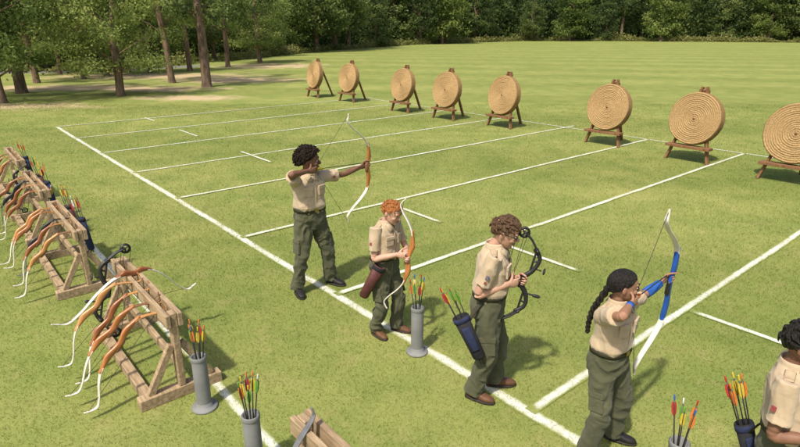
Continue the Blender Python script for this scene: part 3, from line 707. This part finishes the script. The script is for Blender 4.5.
def person(label, H, pos, f, sk, hair, hm, shoe, feet, hands, head=(0, 0), lean=(0, 0), syaw=0, lip='lip', patches=(), glasses=False, extra=None, girl=False, slim=1.0):
    f = V((f[0], f[1], 0)).normalized(); rz = math.atan2(f.y, f.x)-pi/2
    t = thing('person', label, 'person', (pos[0], pos[1], 0), rz)
    Wi = (Matrix.Translation((pos[0], pos[1], 0)) @ Matrix.Rotation(rz, 4, 'Z')).inverted(); Rl = Wi.to_3x3()
    sw = .100 if girl else .106
    Rs = Matrix.Rotation(syaw, 3, 'Z')
    sh = V((lean[0], lean[1], .815*H))
    def spine(z):
        k = min(1, max(0, (z-.52)/.295)); return V((lean[0]*k, lean[1]*k, z*H)), Matrix.Rotation(syaw*k, 3, 'Z')
    def ring(z, hw, hd, oy=0, n=28, p=2.5):
        c, r = spine(z); ax = r @ V((1, 0, 0)); ay = r @ V((0, 1, 0)); out = []
        for k in range(n):
            a = 2*pi*k/n; ct, st = cos(a), sin(a)
            out.append(c+ay*oy*H+ax*(math.copysign(abs(ct)**(2/p), ct)*hw*slim*H)+ay*(math.copysign(abs(st)**(2/p), st)*hd*slim*H))
        return out
    shR = sh+Rs @ V((sw*H, 0, -.016*H)); shL = sh+Rs @ V((-sw*H, 0, -.016*H))
    hh = .142*H
    hrot = Matrix.Rotation(head[0], 3, 'Z') @ Matrix.Rotation(-head[1], 3, 'X')
    hb = sh+V((0, .012*H, .045*H))+hrot @ V((0, .1*hh*min(1, head[1]*2), 0))
    def hd(x, y, z): return hb+hrot @ V((x*hh, y*hh, z*hh))
    body = MB()
    body.loft([ring(*q) for q in ((.47, .075, .055), (.52, .090, .062), (.56, .086, .058), (.61, .074, .050), (.67, .080, .054), (.73, .088, .058), (.775, .090, .054), (.800, .076, .044), (.825, .046, .034), (.845, .032, .034))])
    body.tube([sh+V((0, -.004*H, -.02*H)), sh+V((0, 0, .02*H)), hd(0, -.06, .06), hd(0, -.02, .3)], [.040*H, .033*H, .031*H, .034*H], 16, sub=3)
    rings = []
    for (z, cy, hw, hd_) in ((-.03, .23, .06, .05), (0, .22, .13, .12), (.06, .18, .21, .22), (.15, .11, .28, .315), (.28, .055, .32, .385), (.42, .02, .345, .425), (.55, .0, .362, .45), (.70, -.01, .365, .455), (.83, -.015, .325, .405), (.93, -.02, .235, .295), (.985, -.02, .11, .14)):
        rings.append([hd(hw*math.copysign(abs(cos(a))**.9, cos(a)), cy+hd_*math.copysign(abs(sin(a))**.92, sin(a)), z) for a in [2*pi*k/24 for k in range(24)]])
    body.loft(rings)
    body.tube([hd(0, .40, .58), hd(0, .46, .46), hd(0, .545, .375), hd(0, .45, .32)], [.035*hh, .042*hh, .055*hh, .05*hh], 10, sub=3)
    for s in (-1, 1):
        body.ell(hd(s*.06, .455, .35), .045*hh, .045*hh, .035*hh, hrot)
        body.ell(hd(s*.375, -.04, .44), .035*hh, .085*hh, .135*hh, hrot @ Matrix.Rotation(s*.35, 3, 'Z'))
        body.ell(hd(s*.16, .405, .60), .12*hh, .055*hh, .035*hh, hrot)
        body.ell(hd(s*.19, .30, .36), .11*hh, .125*hh, .11*hh, hrot)
    body.ell(hd(0, .40, .20), .12*hh, .07*hh, .06*hh, hrot); body.ell(hd(0, .37, .04), .10*hh, .10*hh, .07*hh, hrot)
    hs = H/1.72; arms = {}
    for side, S in (('R', shR), ('L', shL)):
        wr, d, n, th, curl, hint = hands[side]
        wl = Wi @ V(wr); dl = Rl @ V(d); nl = Rl @ V(n); tl = Rl @ V(th); hl = Rl @ V(hint)
        e, wl = ik(S, wl, .182*H, .152*H, hl)
        fa = (wl-e).normalized(); ua = (e-S).normalized()
        body.tube([S, S+ua*.04*H, S+ua*.12*H, e, e+fa*.045*H, e+fa*.11*H, wl], [.026*H, .027*H, .0235*H, .0205*H, .0225*H, .0178*H, (.0150*H, .0122*H)], 14, tl if abs(fa.dot(tl.normalized())) < .9 else nl, 4)
        hand(body, wl, dl, nl, tl, hs, curl)
        arms[side] = (S, e, wl, ua, fa)
    legs = {}
    for side, s in (('R', 1), ('L', -1)):
        fx, fy, fa = feet[side]
        hip = V((s*.05*H, 0, .505*H)); ank = V((fx, fy, .047*H)); fd = V((sin(fa), cos(fa), 0))
        kn, ank = ik(hip, ank, .239*H, .231*H, fd+V((0, 0, .05)))
        legs[side] = (hip, kn, ank, fd)
        sd = (kn-hip).normalized(); cd = (ank-kn).normalized()
        body.tube([hip, hip+sd*.1*H, kn, kn+cd*.07*H, kn+cd*.15*H, ank], [.046*H, .042*H, .031*H, .031*H, .026*H, .022*H], 12, sub=3)
        body.tube([ank+V((0, 0, -.018*H)), ank+fd*.06*H+V((0, 0, -.025*H)), ank+fd*.10*H+V((0, 0, -.032*H))], [.02*H, .017*H, .012*H], 10, sub=2)
    remeshed(body, 'body', M[sk], t, .0042, 1)
    # shirt
    m = MB()
    m.loft([ring(*q) for q in ((.568, .098, .070), (.595, .102, .075, .002), (.622, .110, .088, .003), (.67, .104, .080, .003), (.73, .109, .080, .002), (.775, .111, .073), (.806, .099, .058), (.830, .064, .048), (.845, .045, .044, .004))])
    for side in 'RL':
        S, e, wl, ua, fa = arms[side]
        m.tube([S-ua*.03*H, S+ua*.03*H, S+ua*.08*H, S+ua*.125*H], [.038*H, .0400*H, .0390*H, .0420*H], 18, sub=3, cap='flat')
    shirt = remeshed(m, 'shirt', M['shirt'], t, .0056, 3, (.013, 8.5, .6))
    m = MB(); rg = []
    for z, hw, q in ((.838, .052, .050), (.855, .047, .045), (.864, .044, .043), (.855, .042, .041), (.84, .044, .043)):
        rg.append(ring(z, hw/slim, q/slim, .004, 24, 2.1))
    m.loft(rg, False, False)
    for s in (-1, 1):
        c, r = spine(.83); m.beam(c+r @ V((s*.036*H, .030*H, .022*H)), c+r @ V((s*.026*H, .075*H, -.028*H)), .040*H, .005, r @ V((s*.5, 1, .4)))
    m.build('collar', M['shirt'], shirt)
    m = MB()
    m.tube([spine(z)[0]+spine(z)[1] @ V((0, y*slim*H, 0)) for z, y in ((.83, .052), (.79, .074), (.73, .087), (.66, .088), (.60, .083))], [(.011, .003)]*5, 8, V((1, 0, 0)), 4); m.build('placket', M['shirt'], shirt)
    for s in (-1, 1):
        c, r = spine(.735); m = MB(); a = radians(16)*-s
        q = r @ Matrix.Rotation(a, 3, 'Z'); o = c+r @ V((s*.052*H, .080*slim*H, 0))
        m.beam(o+V((0, 0, -.032*H)), o+V((0, 0, .028*H)), .058*H, .010*H, q @ V((0, 1, 0))); m.beam(o+V((0, 0, .010*H))+q @ V((0, .003, 0)), o+V((0, 0, .032*H))+q @ V((0, .003, 0)), .062*H, .011*H, q @ V((0, 1, 0)))
        m.build('chest_pocket', M['shirt'], shirt, False, .002)
        c, r = spine(.83); m = MB(); m.tube([c+r @ V((s*.058*H, 0, .010*H)), c+r @ V((s*.082*H, 0, -.003*H)), c+r @ V((s*.106*H, 0, .000*H))], [(.017*H, .007)]*3, 8, V((0, 1, 0)), 3, p=3); m.build('shoulder_loop', M['loop'], shirt)
    for (side, mat, ang, k, sz) in patches:
        S, e, wl, ua, fa = arms[side]; o = S+ua*k*H; dr = Rl @ V(ang); dr = (dr-ua*dr.dot(ua)).normalized(); m = MB()
        m.beam(o+dr*.0430*H-ua*sz*.5, o+dr*.0440*H+ua*sz*.5, sz*.9, .008, dr); m.build('sleeve_patch', M[mat], shirt, False, .001)
    # trousers
    m = MB()
    m.loft([ring(*q) for q in ((.612, .098, .072), (.575, .102, .077), (.535, .108, .083, -.004), (.495, .105, .082, -.005), (.465, .085, .066), (.45, .04, .045))])
    for side in 'RL':
        hip, kn, ank, fd = legs[side]; sd = (kn-hip).normalized(); cd = (ank-kn).normalized()
        m.tube([hip+V((0, 0, .02*H)), hip+sd*.07*H, hip+sd*.15*H, kn, kn+cd*.07*H, kn+cd*.15*H, kn+cd*.20*H, ank+V((0, 0, -.008*H))], [.06*H, .060*H, .052*H, .044*H, .0445*H, .0405*H, .0445*H, .042*H], 18, sub=4, cap='flat')
    tr = remeshed(m, 'trousers', M['trousers'], t, .0064, 3, (.021, 9, .8))
    for side, s in (('R', 1), ('L', -1)):
        hip, kn, ank, fd = legs[side]; sd = (kn-hip).normalized(); o = hip+sd*.17*H; out = V((s, 0, 0)); out = (out-sd*out.dot(sd)).normalized()
        m = MB(); m.beam(o+out*.048*H-sd*.05*H, o+out*.045*H+sd*.045*H, .075*H, .014*H, out); m.beam(o+out*.051*H-sd*.054*H, o+out*.051*H-sd*.026*H, .080*H, .012*H, out); m.build('cargo_pocket', M['trousers'], tr, False, .004)
    m = MB(); m.loft([ring(z, hw, q, 0, 28, 2.5) for z, hw, q in ((.588, .1055, .0805), (.588, .1105, .0855), (.613, .1095, .0845), (.613, .102, .077))], False, False); bl = m.build('belt', M['belt'], t)
    m = MB(); c, r = spine(.601); o = c+r @ V((0, .087*slim*H, 0)); m.beam(o+V((-.014*H, 0, 0)), o+V((.014*H, 0, 0)), .008, .024*H); m.build('buckle', M['brass'], bl, False, .002)
    # shoes
    sc = H/1.7
    for side in 'RL':
        hip, kn, ank, fd = legs[side]; sdv = V((fd.y, -fd.x, 0)); base = V((ank.x, ank.y, 0))-fd*.065*sc
        m = MB(); rg = []
        for (q, w_, h_) in ((0, .018, .045), (.012, .03, .075), (.05, .037, .098), (.09, .038, .095), (.13, .041, .075), (.175, .046, .058), (.22, .043, .048), (.25, .033, .040), (.268, .014, .026)):
            c = base+fd*q*sc; rr = []
            for k in range(16):
                a = 2*pi*k/16; ct, st_ = cos(a), sin(a); x = math.copysign(abs(ct)**.75, ct); y = math.copysign(abs(st_)**.75, st_)
                rr.append(c+sdv*x*w_*sc+V((0, 0, (.016+h_*.5*(1+y))*sc)))
            rg.append(rr)
        m.loft(rg); m.tube([ank+V((0, 0, -.01)), ank+V((0, 0, .03*sc))], .042*sc, 14, sub=1, cap='flat')
        so = m.build('shoe', M[shoe], t)
        m = MB(); r1 = []; r2 = []
        for k in range(24):
            a = 2*pi*k/24; x = sin(a)*(.044 if cos(a) < .1 else .050); y = .135+.142*cos(a)
            r1.append(base+fd*y*sc+sdv*x*sc+V((0, 0, .001))); r2.append(base+fd*y*sc+sdv*x*sc+V((0, 0, .024*sc)))
        m.loft([r1, r2]); m.build('sole', M['sole'], so)
        m = MB()
        for q in (.085, .105, .125): m.tube([base+fd*q*sc-sdv*.022*sc+V((0, 0, (.104-(q-.085)*.45)*sc)), base+fd*q*sc+sdv*.022*sc+V((0, 0, (.104-(q-.085)*.45)*sc))], .004, 6, sub=1)
        m.build('lace', M['belt'], so)
    # face
    for s in (-1, 1):
        m = MB(); m.ell(hd(s*.155, .398, .50), .075*hh, .035*hh, .036*hh, hrot, 12, 8); e = m.build('eye', M['eye'], t)
        m = MB(); m.ell(hd(s*.155, .424, .50), .040*hh, .014*hh, .037*hh, hrot, 10, 6); m.build('iris', M['iris'], e)
        m = MB(); m.tube([hd(s*.07, .460, .60), hd(s*.16, .455, .632), hd(s*.27, .39, .60)], [(.022*hh, .013*hh), (.025*hh, .013*hh), (.013*hh, .011*hh)], 8, UP, 3); m.build('eyebrow', M[hm], t)
    m = MB(); m.tube([hd(-.12, .43, .195), hd(0, .478, .205), hd(.12, .43, .195)], [.015*hh, .030*hh, .015*hh], 8, sub=3); m.build('mouth', M[lip], t)
    # hair
    m = MB(); nu, nv = 44, 28; rings = []
    thk = {'short': .055, 'curly': .30, 'braid': .045}[hair]
    for j in range(1, nv):
        ph = -pi/2+pi*j/nv; rr = []
        for i in range(nu):
            a = 2*pi*i/nu; x, y, z = cos(a)*cos(ph), sin(a)*cos(ph), sin(ph)
            s_ = z-(.70*y+(-.10 if y < 0 else .0))+.10*abs(x)*(y > 0)
            if hair == 'short': s_ += .14*noise.noise(V((x*3.5, y*3.5, z*3+pos[0])))
            mk = min(1, max(0, (s_+.06)/.12)); mk = mk*mk*(3-2*mk)
            tt = thk*(1+.5*noise.noise(V((x*2.2, y*2.2, z*2.2+pos[1]))))
            if hair == 'short': tt *= (.4+1.0*max(0, z)); tt += .07*max(0, y)*max(0, z)*2
            if hair == 'curly': tt *= .75+.35*max(0, -y)+.25*max(0, z)
            tt = max(.012, tt)
            k = .86+((.20 if hair == 'short' else .22)+tt)*mk
            rr.append(hd(x*.365*k, -.012+y*.455*k, .545+z*.455*k))
        rings.append(rr)
    m.loft(rings)
    if hair == 'short':     # loose locks combed forward and to the side
        for k in range(150):
            a = R.uniform(0, 2*pi); z = R.uniform(-.1, 1); q = sqrt(1-z*z); x, y = cos(a)*q, sin(a)*q
            if z-.66*y < .12: continue
            k1 = 1.07; P0 = V((x*.365*k1, -.012+y*.455*k1, .545+z*.455*k1))
            nrm_ = V((x, y, z)); flow = V((.45*(1 if noise.noise(V((x*2, y*2, pos[0]*3))) > -.1 else -1), .75, -.35))+V((R.gauss(0, .3), R.gauss(0, .3), R.gauss(0, .2)))
            flow = (flow-nrm_*flow.dot(nrm_)).normalized()
            P1 = P0+flow*.10+nrm_*.045; P2 = P0+flow*.19+nrm_*.03
            m.tube([hd(*(P0-nrm_*.02)), hd(*P1), hd(*P2)], [.032*hh, .034*hh, .014*hh], 7, V((1, 0, 0)), 2)
    if hair == 'curly':
        for k in range(1100):
            a = R.uniform(0, 2*pi); z = R.uniform(-.6, 1); q = sqrt(1-z*z); x, y = cos(a)*q, sin(a)*q
            if z-.66*y < .03: continue
            kk = 1.08+.30*(.75+.35*max(0, -y)+.25*max(0, z))*R.uniform(.85, 1.45)
            m.ell(hd(x*.365*kk, -.03+y*.455*kk, .55+z*.45*kk), *([R.uniform(.024, .044)*hh]*3), None, 8, 6)
        remeshed(m, 'hair', M['hair_curl'], t, .0038, 1)
    else: remeshed(m, 'hair', M[hm], t, .0036, 1, (.0025, 45, .4) if hair == 'braid' else None)
    if extra and 'braid' in extra:
        m = MB(); P = catmull([hd(0, -.42, .42)]+[Wi @ V(q) for q in extra['braid']], 5); n = len(P)
        for strand in range(3):
            Q = []
            for i, q in enumerate(P):
                tt = (P[min(i+1, n-1)]-P[max(0, i-1)]).normalized(); a, b = frame(tt, V((1, 0, 0))); ph = i*1.05+strand*2*pi/3
                rd = .022*(1-.5*i/n); Q.append(q+a*sin(ph)*rd+b*sin(2*ph)*rd*.5)
            m.tube(Q, [.0165*(1-.5*i/n) for i in range(n)], 10, V((1, 0, 0)), 3)
        m.tube(P, [.022*(1-.5*i/n) for i in range(n)], 8, V((1, 0, 0)), 2)
        remeshed(m, 'braid', M[hm], t, .0038, 1)
    if extra and 'guard' in extra:
        S, e, wl, ua, fa = arms['L']; m = MB()
        m.tube([e+fa*.015*H, e+fa*.05*H, e+fa*.10*H, e+fa*.132*H], [.0255*H, .0265*H, .023*H, .0195*H], 16, sub=3, cap='flat'); m.build('arm_guard', M['bluefab'], t)
        S, e, wl, ua, fa = arms['R']; m = MB(); m.tube([wl-fa*.035*H, wl-fa*.0*H], [.0178*H, .0178*H], 14, sub=2, cap='flat'); m.build('wrist_band', M['bluefab'], t)
    if glasses:
        m = MB()
        for s in (-1, 1):
            P = [hd(s*.155+.105*cos(a), .465-.03*abs(cos(a))*(1 if cos(a)*s > 0 else 0), .5+.085*sin(a)) for a in np.linspace(0, 2*pi, 15)]
            m.tube(P, .0028, 6, sub=1, cap='flat'); m.tube([hd(s*.26, .44, .52), hd(s*.36, .25, .52), hd(s*.385, -.02, .50)], .0026, 6, sub=1)
        m.tube([hd(-.05, .468, .52), hd(0, .483, .53), hd(.05, .468, .52)], .0028, 6, sub=1); m.build('glasses', M['black'], t)
    return t

def nrm(v): return V(v).normalized()
f1 = V((.646, -.763, 0))
def archer(label, H, pos, sk, hair, hm, shoe, stance, bowargs, extra=None, patches=(), lip='lip', zc=0, girl=True, yaw=55, hint=None):
    P = V((pos[0], pos[1], 0)); hh = .142*H; hs = H/1.72
    z_n = .862*H+.10*hh
    nock = P+B*(.01*H)+f1*(.012*H+.43*hh)+V((0, 0, z_n))
    grip = P+B*(.104*H+.326*H+.075*hs)+V((0, 0, .812*H+.01))+f1*.05*hs
    wl = grip-B*.078*hs-f1*.032*hs
    dw = nock-B*.105*hs+f1*.022
    t = person(label, H, pos, f1, sk, hair, hm, shoe, {'R': (stance/2, 0, radians(12)), 'L': (-stance/2, .02, radians(-25))},
               {'L': (wl, B+V((0, 0, .15)), f1, UP, (50, 125, 190), -UP*.6-f1*.3), 'R': (dw, B-V((0, 0, .05)), -f1, UP, (15, 95, 165), hint or (-B*1.0+f1*.22-UP*.0))},
               head=(radians(yaw), radians(2)), lip=lip, extra=extra, patches=patches, girl=girl)
    Mx = bowM(grip+V((0, 0, zc)), UP+B*bowargs.get('cant', 0)+f1*.05, B)
    recurve(bowargs['label'], Mx, bowargs['Zt'], bowargs['T'], bowargs['riser'], bowargs['up'], bowargs['low'], nock=nock, rs=bowargs.get('rs', 1), flick=.05)
    tip = grip+V((0, 0, .045))-f1*.02
    d = (tip-nock).normalized()
    arrow(nock+d*.71, nock, bowargs['vane'], bowargs['alabel'])
    return t
archer('archer with puffy curly black hair drawing a wooden bow, farthest of the archers', 1.72, (-1.053, 6.287), 'skin_dark', 'curly', 'hair_black', 'shoe_black', .46,
       dict(label='wooden recurve bow drawn by the farthest archer', Zt=.67, T=.30, riser='bowwood', up='limb', low='limb', vane='yellow', alabel='arrow on the string of the farthest archer\'s wooden bow', rs=1.1), lip='lip_dark', patches=(('L', 'patch_red', f1, .08, .03),))
p4 = V((1.495, 3.5, 0))
archer('archer with long black braid and blue arm guard drawing a blue bow', 1.46, (1.495, 3.5), 'skin_mid', 'braid', 'hair_black', 'shoe_black', .34,
       dict(label='recurve bow with bright blue riser and white limbs', Zt=.68, T=.30, riser='blueris', up='limb', low='limb', vane='orange', alabel='arrow on the string of the blue bow', rs=1.2),
       extra={'braid': [p4-B*.085-f1*.085+UP*1.235, p4-B*.105-f1*.115+UP*1.15, p4-B*.13-f1*.12+UP*1.06, p4-B*.14-f1*.115+UP*.99], 'guard': 1}, zc=-.05, yaw=45)
f2 = nrm((.80, -.60, 0)); r2 = V((f2.y, -f2.x, 0)); p2 = V((-.157, 5.22, 0)); H2 = 1.455; s2 = H2/1.72
g2 = atY(408, 258, 5.02)
up2 = (atY(410, 208, 5.08)-atY(393, 305, 5.0)).normalized()
person('red-haired boy in tan shirt looking down at the wooden bow he holds', H2, p2, f2, 'skin_pale', 'short', 'hair_red', 'shoe_brown', {'R': (.10, -.05, radians(10)), 'L': (-.10, .07, radians(-15))},
       {'L': (g2-f2*.06*s2+r2*-.03-UP*.01, f2*.8+r2*.35, r2*.9-f2*.25, UP, (45, 120, 185), -UP-r2*.8), 'R': (g2-f2*.11*s2+r2*.06+UP*.03, f2*.9-r2*.35, -r2, UP, (20, 60, 95), -UP*.9+r2*.5-f2*.6)},
       head=(radians(6), radians(22)), lean=(0, .02), patches=(('R', 'patch_red', r2, .075, .028),))
recurve('wooden recurve bow with pale limbs held by the red-haired boy', bowM(g2, up2, f2*.9+V((.4, .2, 0))), .56, .16, 'bowwood', 'limb', 'limb', flick=.25)
hip_quiver('maroon leather hip quiver worn by the red-haired boy', atY(363, 297, 5.03), atY(380, 266, 5.04), 'maroon', [], '', None, strap_to=p2+r2*.14+UP*.87, w=.06)
f3 = nrm((.985, -.16, 0)); r3 = V((f3.y, -f3.x, 0)); p3 = V((.726, 4.19, 0)); H3 = 1.63; s3 = H3/1.72
g3 = atY(523, 280, 4.12); up3 = (atY(536, 238, 4.14)-atY(508, 322, 4.10)).normalized()
person('boy with brown hair and glasses adjusting a black compound bow', H3, p3, f3, 'skin_light', 'short', 'hair_brown', 'shoe_brown', {'R': (.10, -.09, radians(18)), 'L': (-.11, .09, radians(-10))},
       {'L': (g3-f3*.07*s3-r3*.03, f3*.9+r3*.2, r3, UP, (50, 125, 190), -UP-r3*.5), 'R': (g3-f3*.13*s3+r3*.095-UP*.005, f3*.85-r3*.5, -r3*.8-f3*.4, UP, (20, 60, 100), -UP*1.0+r3*.15-f3*.6)},
       head=(radians(-4), radians(22)), lean=(0, .02), patches=(('R', 'patch_blue', r3, .070, .030), ('R', 'patch_red', r3, .098, .02)), glasses=True, girl=False)
compound('black compound bow held by the boy with glasses', bowM(g3, up3, f3), Zt=.38)
hip_quiver('black hip quiver worn by the boy with glasses', atY(480, 358, 3.97), atY(460, 316, 3.99), 'blackfab', ['green', 'orange', 'yellow', 'red', 'green'], 'in the hip quiver of the boy with glasses', 'arrows in the hip quiver of the boy with glasses', strap_to=p3+r3*.15-f3*.03+UP*.97, w=.065)
f5 = nrm((.78, -.62, 0)); r5 = V((f5.y, -f5.x, 0)); p5 = V((2.155, 2.60, 0)); H5 = 1.54
person('person in tan shirt cut off by the right edge of the photo', H5, p5, f5, 'skin_brown', 'short', 'hair_black', 'shoe_brown', {'R': (.10, 0, radians(8)), 'L': (-.10, .0, radians(-8))},
       {'L': (p5-r5*.14+f5*.30+UP*1.02, f5*.9-UP*.1, r5, UP, (25, 50, 70), -UP-r5*.6), 'R': (p5+r5*.16+f5*.17+UP*1.0, f5*.9+UP*.2, -r5, UP, (25, 50, 70), -UP*.5-f5*.9+r5*.2)},
       head=(radians(0), radians(4)), lean=(0, -.05), patches=(('R', 'patch_red', r5-f5*.5, .07, .028),), slim=.90)
hip_quiver('black hip quiver worn by the person at the right edge', V((2.17, 2.76, .42)), V((2.07, 2.83, .76)), 'blackfab', ['orange', 'yellow', 'red', 'orange', 'yellow'], 'in the hip quiver at the right edge', 'arrows in the hip quiver at the right edge', strap_to=p5-f5*.10+UP*.91, up_=.29)

# ------------------------------------------------------------------ light, sky, camera
sd = V((-.52, -.85, 0)).normalized(); el = radians(57)
sv = V((sd.x*cos(el), sd.y*cos(el), sin(el)))
sl = bpy.data.lights.new('sun', 'SUN'); sl.energy = 4.8; sl.angle = radians(2.5); sl.color = (1, .92, .77)
so = bpy.data.objects.new('sun', sl); COL.objects.link(so); so.rotation_euler = sv.to_track_quat('Z', 'Y').to_euler(); so.location = (0, 0, 40)
wd_ = bpy.data.worlds.new('World'); SC.world = wd_; wd_.use_nodes = True; nt = wd_.node_tree
bg = nt.nodes['Background']; sk = nt.nodes.new('ShaderNodeTexSky'); sk.sky_type = 'NISHITA'; sk.sun_disc = False; sk.sun_elevation = el; sk.sun_rotation = math.atan2(sd.x, sd.y)
sk.dust_density = 4
nt.links.new(sk.outputs[0], bg.inputs['Color']); bg.inputs['Strength'].default_value = .15
cd = bpy.data.cameras.new('camera'); cd.sensor_width = 36; cd.lens = F/800*36; cd.clip_end = 3000; cd.clip_start = .05
co = bpy.data.objects.new('camera', cd); COL.objects.link(co); co.location = (0, 0, CAMH); co.rotation_euler = (pi/2-PIT, 0, 0); SC.camera = co
SC.view_settings.view_transform = 'Standard'; SC.view_settings.look = 'None'; SC.view_settings.exposure = 0
